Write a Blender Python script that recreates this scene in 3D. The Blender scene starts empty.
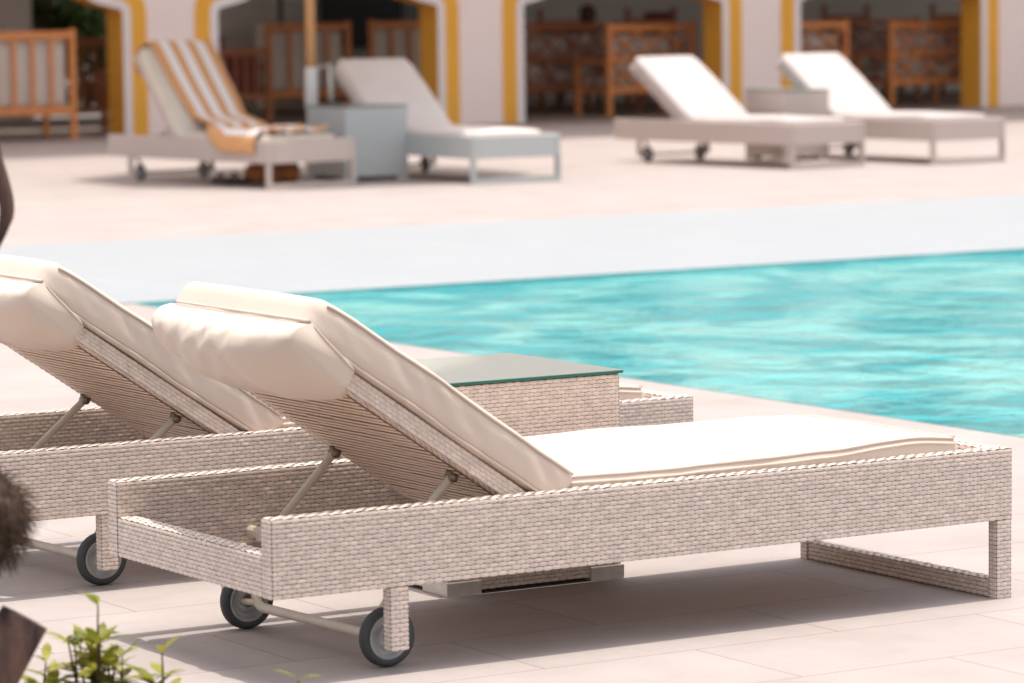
import bpy, bmesh, math, random
from mathutils import Vector, Matrix, noise
random.seed(7)
S = bpy.context.scene
COL = S.collection
R = math.radians

# ------------------------------------------------------------------ materials
def new_mat(name):
    m = bpy.data.materials.new(name); m.use_nodes = True
    nt = m.node_tree; b = nt.nodes['Principled BSDF']
    return m, nt, b

def mat(name, c1, c2=None, rough=.7, scale=8, bump=0, bscale=None, metallic=0, spec=.5, detail=4, stretch=(1, 1, 1), dist=.01, sheen=0):
    m, nt, b = new_mat(name); N, Lk = nt.nodes, nt.links
    b.inputs['Roughness'].default_value = rough
    b.inputs['Metallic'].default_value = metallic
    b.inputs['Specular IOR Level'].default_value = spec
    if sheen: b.inputs['Sheen Weight'].default_value = sheen
    c2 = c2 or tuple(x * .88 for x in c1)
    tc = N.new('ShaderNodeTexCoord'); mp = N.new('ShaderNodeMapping'); mp.inputs['Scale'].default_value = stretch
    Lk.new(tc.outputs['Object'], mp.inputs['Vector'])
    nz = N.new('ShaderNodeTexNoise'); nz.inputs['Scale'].default_value = scale; nz.inputs['Detail'].default_value = detail
    Lk.new(mp.outputs[0], nz.inputs['Vector'])
    rp = N.new('ShaderNodeValToRGB'); rp.color_ramp.elements[0].position = .32; rp.color_ramp.elements[1].position = .68
    rp.color_ramp.elements[0].color = (*c2, 1); rp.color_ramp.elements[1].color = (*c1, 1)
    Lk.new(nz.outputs['Fac'], rp.inputs[0]); Lk.new(rp.outputs[0], b.inputs['Base Color'])
    if bump:
        n2 = N.new('ShaderNodeTexNoise'); n2.inputs['Scale'].default_value = bscale or scale * 4; n2.inputs['Detail'].default_value = 5
        Lk.new(mp.outputs[0], n2.inputs['Vector'])
        bp = N.new('ShaderNodeBump'); bp.inputs['Strength'].default_value = bump; bp.inputs['Distance'].default_value = dist
        Lk.new(n2.outputs['Fac'], bp.inputs['Height']); Lk.new(bp.outputs[0], b.inputs['Normal'])
    return m

M = {}
M['strand'] = mat('woven_strand', (.76, .625, .54), (.58, .485, .415), .45, 42, spec=.4)
M['core'] = mat('weave_core', (.27, .235, .21), (.22, .19, .17), .7, 60)  # darker than the strands: shadow of the recessed gaps put into the colour
M['rib'] = mat('woven_underside', (.80, .60, .46), (.72, .53, .40), .5, 50)
M['rib_core'] = mat('underside_core', (.52, .375, .28), (.45, .32, .24), .7, 40)  # darkened base: shadow between the ribs put into its colour
M['fabric'] = mat('cream_fabric', (.64, .525, .44), (.61, .50, .415), .85, 3, .25, 420, dist=.001, sheen=.15)
M['piping'] = mat('cream_piping', (.62, .52, .44), (.55, .46, .39), .85, 30)
M['white_fabric'] = mat('white_fabric', (.54, .475, .45), (.51, .45, .425), .85, 4, .2, 300, dist=.001)
M['shade_fabric'] = mat('pale_fabric', (.80, .71, .66), (.76, .67, .62), .85, 4, .2, 300, dist=.001)  # white fabric lightened in colour to make up for the parasol's shadow
M['rubber'] = mat('grey_rubber', (.055, .06, .06), (.035, .04, .04), .6, 30)
M['rim'] = mat('grey_plastic_rim', (.42, .42, .40), (.28, .28, .265), .5, 25)
M['rust'] = mat('rusty_steel', (.30, .10, .045), (.12, .05, .03), .7, 60)
M['alu'] = mat('painted_tube', (.62, .53, .43), (.54, .46, .37), .4, 20)
M['bolt'] = mat('worn_bolt', (.30, .24, .18), (.16, .12, .09), .45, 60, metallic=.5)
M['steel'] = mat('brushed_steel', (.66, .60, .54), (.56, .51, .46), .4, 40, metallic=.3)
M['far_weave'] = mat('far_wicker', (.56, .46, .41), (.50, .41, .365), .5, 90, .4, 160, dist=.003)
M['far_grey'] = mat('far_grey_wicker', (.52, .535, .515), (.46, .475, .46), .5, 90, .4, 160, dist=.003)  # far wicker greyed in colour for bluish skylight under the parasol
M['plaster'] = mat('pinkish_plaster', (.94, .765, .69), (.91, .735, .66), .9, 1.2, .15, 30)
M['trim_white'] = mat('white_trim_paint', (.84, .74, .70), (.80, .70, .66), .8, 2)
M['ochre'] = mat('ochre_paint', (.88, .42, .045), (.82, .38, .04), .75, 2.5, .1, 30)
M['inner_wall'] = mat('grey_plaster', (.84, .79, .74), (.80, .75, .70), .9, 1.5)
M['inner_floor'] = mat('brown_floor_tile', (.30, .23, .185), (.25, .19, .15), .6, 2)
M['wood'] = mat('reddish_teak', (.74, .27, .075), (.58, .19, .05), .5, 6, stretch=(1, 1, 6))
M['wood_dark'] = mat('dark_teak', (.44, .15, .055), (.32, .10, .04), .5, 6, stretch=(1, 1, 6))  # own dark wood; on the rear lattice sofas it puts shadow into the colour
M['pole_wood'] = mat('light_teak', (.66, .35, .14), (.56, .29, .12), .5, 8, stretch=(3, 3, .6))
M['pattern'] = mat('patterned_cloth', (.62, .52, .42), (.22, .10, .07), .9, 9, detail=2)
M['cream_dark'] = mat('cream_cushion', (.66, .57, .47), (.60, .51, .42), .9, 4)
M['black'] = mat('black_plastic', (.025, .024, .024), (.018, .018, .018), .4, 4)
M['maroon'] = mat('maroon_cloth', (.22, .045, .04), (.15, .03, .03), .9, 9)
M['skin'] = mat('skin', (.24, .095, .06), (.20, .08, .05), .6, 9)
M['hair'] = mat('dark_hair', (.10, .035, .028), (.06, .022, .018), .6, 30)
M['canvas'] = mat('canvas', (.72, .66, .56), (.68, .62, .52), .9, 3)
M['metal_white'] = mat('white_metal', (.78, .76, .72), (.72, .70, .66), .4, 10)
M['bark'] = mat('palm_bark', (.16, .085, .05), (.07, .04, .028), .95, 18, .9, 60, stretch=(1, 1, .25), dist=.01)
M['boot'] = mat('palm_leaf_base', (.20, .11, .08), (.045, .028, .024), .8, 9, .8, 70, stretch=(4, 4, .5), dist=.006)
M['fibre'] = mat('palm_fibre', (.12, .07, .042), (.045, .028, .02), .95, 40)
M['frond'] = mat('palm_frond', (.09, .13, .035), (.06, .09, .02), .5, 6)
M['orange_bag'] = mat('rust_cloth', (.50, .19, .06), (.38, .13, .04), .9, 12)
M['soil'] = mat('dry_soil', (.20, .13, .09), (.12, .08, .055), .95, 8, .8, 40)
M['mint'] = mat('mint_wall', (.52, .60, .56), (.48, .56, .52), .8, 3)

def leaf_mat(name, c1, c2):
    m, nt, b = new_mat(name); N, Lk = nt.nodes, nt.links
    tc = N.new('ShaderNodeTexCoord'); nz = N.new('ShaderNodeTexNoise'); nz.inputs['Scale'].default_value = 14
    Lk.new(tc.outputs['Object'], nz.inputs['Vector'])
    rp = N.new('ShaderNodeValToRGB'); rp.color_ramp.elements[0].color = (*c2, 1); rp.color_ramp.elements[1].color = (*c1, 1)
    rp.color_ramp.elements[0].position = .4; rp.color_ramp.elements[1].position = .6
    Lk.new(nz.outputs['Fac'], rp.inputs[0]); Lk.new(rp.outputs[0], b.inputs['Base Color'])
    b.inputs['Roughness'].default_value = .45
    tr = N.new('ShaderNodeBsdfTranslucent'); Lk.new(rp.outputs[0], tr.inputs['Color'])
    mx = N.new('ShaderNodeMixShader'); mx.inputs[0].default_value = .35
    Lk.new(b.outputs[0], mx.inputs[1]); Lk.new(tr.outputs[0], mx.inputs[2])
    Lk.new(mx.outputs[0], nt.nodes['Material Output'].inputs[0])
    return m
M['leaf'] = leaf_mat('shrub_leaf', (.40, .36, .03), (.16, .19, .025))
M['hedge'] = leaf_mat('hedge_leaf', (.15, .20, .05), (.03, .06, .02))

def deck_mat():
    m, nt, b = new_mat('pink_limestone_paving'); N, Lk = nt.nodes, nt.links
    tc = N.new('ShaderNodeTexCoord')
    mp = N.new('ShaderNodeMapping'); mp.inputs['Location'].default_value = (.22, .13, 0)
    Lk.new(tc.outputs['Object'], mp.inputs['Vector'])
    br = N.new('ShaderNodeTexBrick'); br.offset = .5; br.inputs['Scale'].default_value = 1
    br.inputs['Brick Width'].default_value = .8; br.inputs['Row Height'].default_value = .4
    br.inputs['Mortar Size'].default_value = .0022; br.inputs['Mortar Smooth'].default_value = .25
    br.inputs['Bias'].default_value = 0
    br.inputs['Color1'].default_value = (.412, .358, .335, 1); br.inputs['Color2'].default_value = (.388, .335, .313, 1)
    br.inputs['Mortar'].default_value = (.25, .18, .15, 1)
    Lk.new(mp.outputs[0], br.inputs['Vector'])
    nz = N.new('ShaderNodeTexNoise'); nz.inputs['Scale'].default_value = 2.2; nz.inputs['Detail'].default_value = 8; nz.inputs['Roughness'].default_value = .65
    Lk.new(tc.outputs['Object'], nz.inputs['Vector'])
    rp = N.new('ShaderNodeValToRGB'); rp.color_ramp.elements[0].position = .3; rp.color_ramp.elements[1].position = .7
    rp.color_ramp.elements[0].color = (.87, .84, .82, 1); rp.color_ramp.elements[1].color = (1.06, 1.06, 1.06, 1)
    Lk.new(nz.outputs['Fac'], rp.inputs[0])
    mx = N.new('ShaderNodeMix'); mx.data_type = 'RGBA'; mx.blend_type = 'MULTIPLY'; mx.inputs[0].default_value = 1
    Lk.new(br.outputs['Color'], mx.inputs[6]); Lk.new(rp.outputs[0], mx.inputs[7]); Lk.new(mx.outputs[2], b.inputs['Base Color'])
    b.inputs['Roughness'].default_value = .7
    bp = N.new('ShaderNodeBump'); bp.inputs['Strength'].default_value = .25; bp.inputs['Distance'].default_value = .002
    n2 = N.new('ShaderNodeTexNoise'); n2.inputs['Scale'].default_value = 90; n2.inputs['Detail'].default_value = 4
    Lk.new(tc.outputs['Object'], n2.inputs['Vector'])
    Lk.new(n2.outputs['Fac'], bp.inputs['Height']); Lk.new(bp.outputs[0], b.inputs['Normal'])
    return m
M['deck'] = deck_mat()

def mosaic_mat(name, c1, c2, mort, size, rough=.35):
    m, nt, b = new_mat(name); N, Lk = nt.nodes, nt.links
    tc = N.new('ShaderNodeTexCoord')
    br = N.new('ShaderNodeTexBrick'); br.offset = 0; br.inputs['Scale'].default_value = 1
    br.inputs['Brick Width'].default_value = size; br.inputs['Row Height'].default_value = size
    br.inputs['Mortar Size'].default_value = size * .02; br.inputs['Mortar Smooth'].default_value = .3
    br.inputs['Color1'].default_value = (*c1, 1); br.inputs['Color2'].default_value = (*c2, 1); br.inputs['Mortar'].default_value = (*mort, 1)
    Lk.new(tc.outputs['Object'], br.inputs['Vector']); Lk.new(br.outputs['Color'], b.inputs['Base Color'])
    b.inputs['Roughness'].default_value = rough
    return m
M['ledge'] = mosaic_mat('pale_blue_tile', (.345, .36, .37), (.33, .345, .356), (.28, .297, .312), .3, .6)
M['pool_tile'] = mosaic_mat('teal_pool_tile', (.30, .55, .53), (.25, .50, .50), (.35, .5, .5), .05)

def water_mat():
    m, nt, b = new_mat('turquoise_pool_water'); N, Lk = nt.nodes, nt.links
    tc = N.new('ShaderNodeTexCoord')
    def nz(sc, det, st, rot=0, dis=0):
        mp = N.new('ShaderNodeMapping'); mp.inputs['Scale'].default_value = st; mp.inputs['Rotation'].default_value = (0, 0, rot)
        Lk.new(tc.outputs['Object'], mp.inputs['Vector'])
        n = N.new('ShaderNodeTexNoise'); n.inputs['Scale'].default_value = sc; n.inputs['Detail'].default_value = det; n.inputs['Distortion'].default_value = dis
        Lk.new(mp.outputs[0], n.inputs['Vector']); return n
    a = nz(2.6, 3, (1, .9, 1), .3, .4); c = nz(9, 3, (1, .9, 1), -.4, .4)
    ad = N.new('ShaderNodeMath'); ad.operation = 'MULTIPLY_ADD'; ad.inputs[1].default_value = .24
    Lk.new(c.outputs['Fac'], ad.inputs[0]); Lk.new(a.outputs['Fac'], ad.inputs[2])
    bp = N.new('ShaderNodeBump'); bp.inputs['Strength'].default_value = 1; bp.inputs['Distance'].default_value = .075
    Lk.new(ad.outputs[0], bp.inputs['Height']); Lk.new(bp.outputs[0], b.inputs['Normal'])
    d = nz(1.3, 4, (1, .8, 1), .2, 1.4)
    rp = N.new('ShaderNodeValToRGB'); e = rp.color_ramp.elements
    e[0].position = .42; e[0].color = (.01, .31, .335, 1); e[1].position = .58; e[1].color = (.15, .47, .455, 1)
    Lk.new(d.outputs['Fac'], rp.inputs[0]); Lk.new(rp.outputs[0], b.inputs['Base Color'])
    b.inputs['Specular IOR Level'].default_value = .28; b.inputs['Roughness'].default_value = .14; b.inputs['IOR'].default_value = 1.33
    return m
M['water'] = water_mat()

def glass_mat():
    m, nt, b = new_mat('frosted_green_glass')
    b.inputs['Base Color'].default_value = (.22, .25, .225, 1); b.inputs['Roughness'].default_value = .32
    b.inputs['Coat Weight'].default_value = .4
    return m
M['glass'] = glass_mat()
M['glass_edge'] = mat('green_glass_edge', (.012, .13, .09), (.01, .10, .07), .15, 5)

def towel_mat():
    m, nt, b = new_mat('striped_towelling'); N, Lk = nt.nodes, nt.links
    uv = N.new('ShaderNodeUVMap'); uv.uv_map = 'UVMap'; sp = N.new('ShaderNodeSeparateXYZ'); Lk.new(uv.outputs[0], sp.inputs[0])
    mu = N.new('ShaderNodeMath'); mu.operation = 'MULTIPLY'; mu.inputs[1].default_value = 3.5; Lk.new(sp.outputs[0], mu.inputs[0])
    fr = N.new('ShaderNodeMath'); fr.operation = 'FRACT'; Lk.new(mu.outputs[0], fr.inputs[0])
    lt = N.new('ShaderNodeMath'); lt.operation = 'LESS_THAN'; lt.inputs[1].default_value = .48; Lk.new(fr.outputs[0], lt.inputs[0])
    mx = N.new('ShaderNodeMix'); mx.data_type = 'RGBA'; mx.inputs[6].default_value = (.84, .78, .76, 1); mx.inputs[7].default_value = (.66, .335, .14, 1)
    Lk.new(lt.outputs[0], mx.inputs[0]); Lk.new(mx.outputs[2], b.inputs['Base Color']); b.inputs['Roughness'].default_value = .95
    return m
M['towel'] = towel_mat()

# ------------------------------------------------------------------ mesh helpers
class MB:
    def __init__(s): s.v = []; s.f = []; s.m = []
    def add(s, vs, fs, mi=0):
        o = len(s.v); s.v += [tuple(p) for p in vs]; s.f += [tuple(i + o for i in f) for f in fs]; s.m += [mi] * len(fs)
    def box(s, lo, hi, mi=0, bev=0, T=None):
        lo, hi = Vector(lo), Vector(hi)
        if bev <= 0:
            vs = [Vector((x, y, z)) for z in (lo.z, hi.z) for y in (lo.y, hi.y) for x in (lo.x, hi.x)]
            fs = [(0, 2, 3, 1), (4, 5, 7, 6), (0, 1, 5, 4), (2, 6, 7, 3), (0, 4, 6, 2), (1, 3, 7, 5)]
        else:
            vs, fs = rounded(lo, hi, bev, 1, 1, 1, 2)
        if T: vs = [T @ v for v in vs]
        s.add(vs, fs, mi)
    def tube(s, pts, r, n=10, mi=0, cap=True, closed=False, flat=1):
        pts = [Vector(p) for p in pts]; rr = r if isinstance(r, (list, tuple)) else [r] * len(pts)
        vs = []; prev = None; k = len(pts)
        for i, p in enumerate(pts):
            a = pts[i - 1] if (i or closed) else pts[0]; b = pts[(i + 1) % k] if (i < k - 1 or closed) else pts[-1]
            t = (b - a).normalized()
            if prev is None:
                prev = Vector((0, 0, 1)) if abs(t.z) < .9 else Vector((1, 0, 0))
            x = (prev - t * prev.dot(t)).normalized(); prev = x; y = t.cross(x)
            for j in range(n):
                q = 2 * math.pi * j / n; vs.append(p + x * math.cos(q) * rr[i] + y * math.sin(q) * rr[i] * flat)
        fs = []
        for i in range(k if closed else k - 1):
            for j in range(n):
                a = i * n + j; b = i * n + (j + 1) % n; c = ((i + 1) % k) * n
                fs.append((a, b, c + (j + 1) % n, c + j))
        if cap and not closed:
            fs.append(tuple(range(n - 1, -1, -1))); fs.append(tuple((k - 1) * n + j for j in range(n)))
        s.add(vs, fs, mi)
    def lathe(s, prof, origin, axis='y', n=32, mi=0):
        o = Vector(origin); vs = []; k = len(prof)
        for j in range(n):
            q = 2 * math.pi * j / n
            for (r, h) in prof:
                if axis == 'y': vs.append(o + Vector((r * math.cos(q), h, r * math.sin(q))))
                elif axis == 'x': vs.append(o + Vector((h, r * math.cos(q), r * math.sin(q))))
                else: vs.append(o + Vector((r * math.cos(q), r * math.sin(q), h)))
        fs = []
        for j in range(n):
            for i in range(k - 1):
                fs.append((j * k + i, j * k + i + 1, ((j + 1) % n) * k + i + 1, ((j + 1) % n) * k + i))
        s.add(vs, fs, mi)
    def build(s, name, mats, parent=None, smooth=False, loc=None):
        me = bpy.data.meshes.new(name); me.from_pydata(s.v, [], s.f)
        for m in (mats if isinstance(mats, (list, tuple)) else [mats]): me.materials.append(m)
        me.polygons.foreach_set('material_index', s.m)
        bm = bmesh.new(); bm.from_mesh(me); bmesh.ops.recalc_face_normals(bm, faces=bm.faces) if not getattr(s, 'norecalc', False) else None
        bm.to_mesh(me); bm.free()
        if smooth: me.polygons.foreach_set('use_smooth', [True] * len(me.polygons))
        me.update()
        o = bpy.data.objects.new(name, me); COL.objects.link(o)
        if parent: o.parent = parent
        if loc: o.location = loc
        return o

def rounded(lo, hi, r, nx, ny, nz, seg=3):
    """box surface lattice with rounded edges"""
    lo, hi = Vector(lo), Vector(hi)
    def ticks(a, b, n):
        d = b - a; e = min(r, d / 2 - 1e-5)
        t = [a + e * (1 - math.cos(math.pi / 2 * i / seg)) for i in range(seg)]
        t += [a + e + (d - 2 * e) * i / n for i in range(n + 1)]
        t += [b - e * (1 - math.cos(math.pi / 2 * i / seg)) for i in range(seg - 1, -1, -1)]
        return t
    X, Y, Z = ticks(lo.x, hi.x, nx), ticks(lo.y, hi.y, ny), ticks(lo.z, hi.z, nz)
    idx = {}; vs = []
    def V(i, j, k):
        if (i, j, k) in idx: return idx[(i, j, k)]
        p = Vector((X[i], Y[j], Z[k]))
        q = Vector([max(lo[a] + min(r, (hi[a] - lo[a]) / 2), min(hi[a] - min(r, (hi[a] - lo[a]) / 2), p[a])) for a in range(3)])
        # push lattice point outwards onto rounded surface
        d = p - q
        if d.length > 1e-7:
            m = max(abs(d.x), abs(d.y), abs(d.z)); d = d.normalized() * min(r, d.length if m < r * .999 else r)
            if m < r * .999: d = d.normalized() * r
        idx[(i, j, k)] = len(vs); vs.append(q + d); return idx[(i, j, k)]
    fs = []; a, b, c = len(X) - 1, len(Y) - 1, len(Z) - 1
    for i in range(a):
        for j in range(b):
            fs.append((V(i, j, 0), V(i, j + 1, 0), V(i + 1, j + 1, 0), V(i + 1, j, 0)))
            fs.append((V(i, j, c), V(i + 1, j, c), V(i + 1, j + 1, c), V(i, j + 1, c)))
    for i in range(a):
        for k in range(c):
            fs.append((V(i, 0, k), V(i + 1, 0, k), V(i + 1, 0, k + 1), V(i, 0, k + 1)))
            fs.append((V(i, b, k), V(i, b, k + 1), V(i + 1, b, k + 1), V(i + 1, b, k)))
    for j in range(b):
        for k in range(c):
            fs.append((V(0, j, k), V(0, j, k + 1), V(0, j + 1, k + 1), V(0, j + 1, k)))
            fs.append((V(a, j, k), V(a, j + 1, k), V(a, j + 1, k + 1), V(a, j, k + 1)))
    return vs, fs

def tag(o, label=None, cat=None, group=None, kind=None):
    if label: o['label'] = label
    if cat: o['category'] = cat
    if group: o['group'] = group
    if kind: o['kind'] = kind
    return o

def thing(name, loc, label, cat, group=None, rz=0):
    o = bpy.data.objects.new(name, None); COL.objects.link(o); o.empty_display_size = .1
    o.location = loc; o.rotation_euler = (0, 0, rz)
    return tag(o, label, cat, group)

def copy_tree(o, parent=None):
    c = o.copy(); COL.objects.link(c); c.parent = parent
    for ch in [x for x in bpy.data.objects if x.parent == o]: copy_tree(ch, c)
    return c

# ------------------------------------------------------------------ wicker
def strands(mb, o, U, V, N, w, h, cl=.0235, ch=.0098, bulge=.0022, mi=1, fill=1.05, rnd=.12, tp=.36, hf=.50):
    o, U, V, N = Vector(o), Vector(U), Vector(V), Vector(N)
    rows = max(1, round(h / ch)); ch = h / rows; cols = max(1, round(w / cl)); cl = w / cols
    for j in range(rows):
        off = .5 * (j % 2)
        for i in range(-1, cols + 1):
            a = (i + off) * cl + cl * (1 - fill) / 2; b = a + cl * fill
            a = max(a, .0005); b = min(b, w - .0005)
            if b - a < cl * .15: continue
            bl = bulge * (1 + random.uniform(-rnd, rnd) * 2); cy = (j + .5) * ch + random.uniform(-1, 1) * ch * .04
            hw = ch * hf * (1 + random.uniform(-rnd, rnd) * .5)
            vs = []
            for t in (-1, -.6, 0, .6, 1):
                x = (a + b) / 2 + (b - a) / 2 * t
                ww = hw * (1 - tp * t * t); z = bl * (1 - .7 * t * t) if hf > .45 else bl
                for q in (-1, 0, 1):
                    vs.append(o + U * x + V * (cy + ww * q) + N * (z + (-.0012 if q else 0)))
            fs = [(k * 3 + q, (k + 1) * 3 + q, (k + 1) * 3 + q + 1, k * 3 + q + 1) for k in range(4) for q in range(2)]
            mb.add(vs, fs, mi)

def wick_box(mb, lo, hi, faces='xXyYZ', **kw):
    """woven box: dark core plus over-and-under strands on the named faces"""
    lo, hi = Vector(lo), Vector(hi); mb.box(lo, hi, 0)
    sx, sy, sz = hi - lo
    if 'y' in faces: strands(mb, (lo.x, lo.y, lo.z), (1, 0, 0), (0, 0, 1), (0, -1, 0), sx, sz, **kw)
    if 'Y' in faces: strands(mb, (lo.x, hi.y, lo.z), (1, 0, 0), (0, 0, 1), (0, 1, 0), sx, sz, **kw)
    if 'x' in faces: strands(mb, (lo.x, lo.y, lo.z), (0, 1, 0), (0, 0, 1), (-1, 0, 0), sy, sz, **kw)
    if 'X' in faces: strands(mb, (hi.x, lo.y, lo.z), (0, 1, 0), (0, 0, 1), (1, 0, 0), sy, sz, **kw)
    if 'Z' in faces or 'z' in faces:
        for F, zz, nn in (('Z', hi.z, 1), ('z', lo.z, -1)):
            if F not in faces: continue
            k2 = dict(kw); k2['ch'] = .0155; k2['cl'] = .029; k2['fill'] = .86; k2['bulge'] = .0032; k2['tp'] = .2
            if sx >= sy: strands(mb, (lo.x, lo.y, zz), (1, 0, 0), (0, 1, 0), (0, 0, nn), sx, sy, **k2)
            else: strands(mb, (lo.x, lo.y, zz), (0, 1, 0), (1, 0, 0), (0, 0, nn), sy, sx, **k2)

def catmull(P, n):
    P = [Vector(p) for p in P]; out = []
    for i in range(len(P) - 1):
        a = P[i - 1] if i else P[0] * 2 - P[1]; b, c = P[i], P[i + 1]; d = P[i + 2] if i + 2 < len(P) else c * 2 - b
        for k in range(n):
            t = k / n
            out.append(.5 * ((2 * b) + (c - a) * t + (2 * a - 5 * b + 4 * c - d) * t * t + (3 * b - a - 3 * c + d) * t ** 3))
    out.append(P[-1]); return out

# ------------------------------------------------------------------ sun lounger
W, H, ZB, ZT, RT = .792, .363, .192, .282, .046
PT = .030      # post thickness across the lounger
def fabric_noise(p, amp, sc=7.):
    return amp * noise.noise(Vector(p) * sc)

def make_lounger(label, group, loc, rz, LT=2.02, angle=34., near=True, hood=True, cush='fabric', weave='far_weave', hx=-1.30, xl=0.):
    root = thing('sun_lounger', loc, label, 'sun lounger', group, rz)
    ms = [M['core'], M['strand']] if near else M[weave]
    def wb(name, lo, hi, faces='xXyYZ', parent=root, **kw):
        m = MB()
        if near: wick_box(m, lo, hi, faces, **kw); return m.build(name, ms, parent, True) if False else m.build(name, ms, parent)
        m.box(lo, hi, 0, .006); return m.build(name, ms, parent)
    wb('side_rail', (-LT, 0, ZB), (0, RT, H))
    wb('side_rail', (-LT, W - RT, ZB), (0, W, H))
    wb('foot_board', (-RT, RT + .001, ZB), (-.001, W - RT - .001, H - .002), 'xXZ')
    wb('head_board', (-LT + .001, RT + .001, ZB + .001), (-LT + RT, W - RT - .001, ZT), 'xXZ')
    # foot frame: two posts and a bar along the ground
    m = MB()
    for y0 in (0, W - PT):
        (wick_box(m, (-RT, y0, 0), (-.001, y0 + PT, ZB - .001), 'xXyY') if near else m.box((-RT, y0, 0), (-.001, y0 + PT, ZB - .001)))
    (wick_box(m, (-RT + .003, PT, .002), (-.004, W - PT, .044), 'xXZ') if near else m.box((-RT + .003, PT, .002), (-.004, W - PT, .044)))
    m.build('foot_frame', ms, root)
    lx = -LT + .288
    for y0 in (0, W - PT):
        wb('leg', (lx, y0, .052), (lx + RT, y0 + PT, ZB - .001), 'xXyY')
    # wheels on a bent steel axle
    for yc, dx in ((.092, 0.043), (W - .092, .018)):
        wx = lx + dx; e = MB()
        e.lathe([(.050, -.013), (.058, -.0155), (.064, -.012), (.067, -.005), (.067, .005), (.064, .012), (.058, .0155), (.050, .013)], (0, 0, 0), 'y', 40)
        wh = e.build('wheel', M['rubber'], root, True, (wx, yc, .0675))
        e = MB(); e.lathe([(.0505, -.012), (.047, -.0135), (.043, -.013), (.041, -.005), (.028, -.002), (.026, -.011), (.0135, -.012), (.0135, .012), (.026, .011), (.028, .002), (.041, .005), (.043, .013), (.047, .0135), (.0505, .012)], (0, 0, 0), 'y', 36)
        e.build('rim', M['rim'], wh, True)
        e = MB(); e.lathe([(.0, -.019), (.009, -.019), (.011, -.016), (.0135, -.0125), (.0135, .0125), (.011, .016), (.009, .019), (.0, .019)], (0, 0, 0), 'y', 16)
        e.build('hub', M['rust'], wh, True)
    e = MB()
    ax = lx + .03
    e.tube(catmull([(ax + .02, .050, ZB - .002), (ax + .015, .085, .150), (ax, .135, .082), (ax, .175, .066), (ax, .22, .064), (ax - .01, W / 2, .064), (ax - .02, W - .22, .064), (ax - .02, W - .175, .066), (ax - .01, W - .135, .082), (ax, W - .085, .150), (ax, W - .050, ZB - .002)], 5), .0115, 10)
    e.tube([(ax + .017, .100, .0675), (ax + .005, .155, .071)], .008, 8); e.tube([(ax - .03, W - .10, .0675), (ax - .02, W - .155, .071)], .008, 8)
    e.build('axle', M['alu'], root, True)
    # seat deck under the cushion
    m = MB(); m.box((-1.30, RT + .002, .292), (-RT - .002, W - RT - .002, .322)); m.build('seat_deck', M['rib'], root)
    m = MB(); m.tube([(-LT + .345, RT, .222), (-LT + .345, W - RT, .222)], .014, 10); m.box((-LT + .33, .10, .206), (-LT + .52, .135, .226)); m.box((-LT + .33, W - .135, .206), (-LT + .52, W - .10, .226))
    m.build('cross_bar', M['alu'], root)
    # backrest
    th = R(angle); D = Vector((-math.cos(th), 0, math.sin(th))); NN = Vector((math.sin(th), 0, math.cos(th))); Hg = Vector((hx, 0, .329))
    def P(s, y, n): return Hg + D * s + NN * n + Vector((0, y, 0))
    PL = .755 + xl
    br = MB(); y0, y1, pt = .046, W - .095, .037
    vs = [P(s, y, n) for n in (-pt, 0) for y in (y0, y1) for s in (-.03, PL)]
    br.add(vs, [(0, 2, 3, 1), (4, 5, 7, 6), (0, 1, 5, 4), (2, 6, 7, 3), (0, 4, 6, 2), (1, 3, 7, 5)], 0)
    if near:
        Yv = Vector((0, 1, 0))
        strands(br, P(-.03, y0, -pt), D, NN, -Yv, PL + .03, pt, cl=.018, ch=.0095, bulge=.0022, mi=1)
        strands(br, P(-.03, y1, -pt), D, NN, Yv, PL + .03, pt, cl=.018, ch=.0095, mi=1)
        strands(br, P(-.03, y0, -pt), D, Yv, -NN, PL + .03, .040, cl=.018, ch=.011, bulge=.0026, mi=1)
        strands(br, P(-.03, y1 - .04, -pt), D, Yv, -NN, PL + .03, .040, cl=.018, ch=.011, bulge=.0026, mi=1)
        strands(br, P(PL, y0, -pt), Yv, NN, D, y1 - y0, pt, mi=1)
        strands(br, P(-.03, y0 + .042, -pt), Yv, D, -NN, y1 - y0 - .084, PL + .03, cl=.25, ch=.0180, bulge=.0055, mi=2, fill=1.0, rnd=.05, tp=0, hf=.35)
        br.build('backrest', [M['rib_core'], M['strand'], M['rib']], root)
    else: br.build('backrest', M[weave], root)
    # support struts
    for ys in (.125, W - .135):
        a = P(.205, ys, -pt - .014); b = Vector((-LT + .345, ys, .225)); m = MB()
        m.tube([a + (a - b).normalized() * .012, a, b], .0105, 10, flat=.7)
        st = m.build('support_strut', M['alu'], root, True)
        m = MB(); m.lathe([(0, -.016), (.006, -.016), (.0065, -.012), (.012, -.011), (.012, .011), (.0065, .012), (.006, .016), (0, .016)], a, 'y', 14)
        m.box((a.x - .010, a.y - .007, a.z - .002), (a.x + .012, a.y + .007, a.z + .016))
        m.build('bolt', M['bolt'], st, True)
    fab = M[cush]
    # back cushion
    CT = .102; s0, s1 = -.038, .752 + xl; cy0, cy1 = .036, W - .088
    def dfm(s, y, n, seed=0):
        u = (s - s0) / (s1 - s0); v = (y - cy0) / (cy1 - cy0)
        q = max(0, 1 - (2 * u - 1) ** 4) * max(0, 1 - (2 * v - 1) ** 4)
        n2 = n + (.010 * q if n > CT * .5 else 0) + noise.noise(Vector((s * 5, y * 5, n * 8 + seed))) * .004
        sag = .005 * math.sin(u * math.pi) * (1 if v < .5 else -1) * max(0, 1 - min(v, 1 - v) * 8)
        e = max(0, (u - .86) / .14) ** 2
        n2 -= .003 * e * (n / CT) ** 2; y += e * (.022 if v < .5 else -.030) * max(0, 1 - min(v, 1 - v) * 5)
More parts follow.
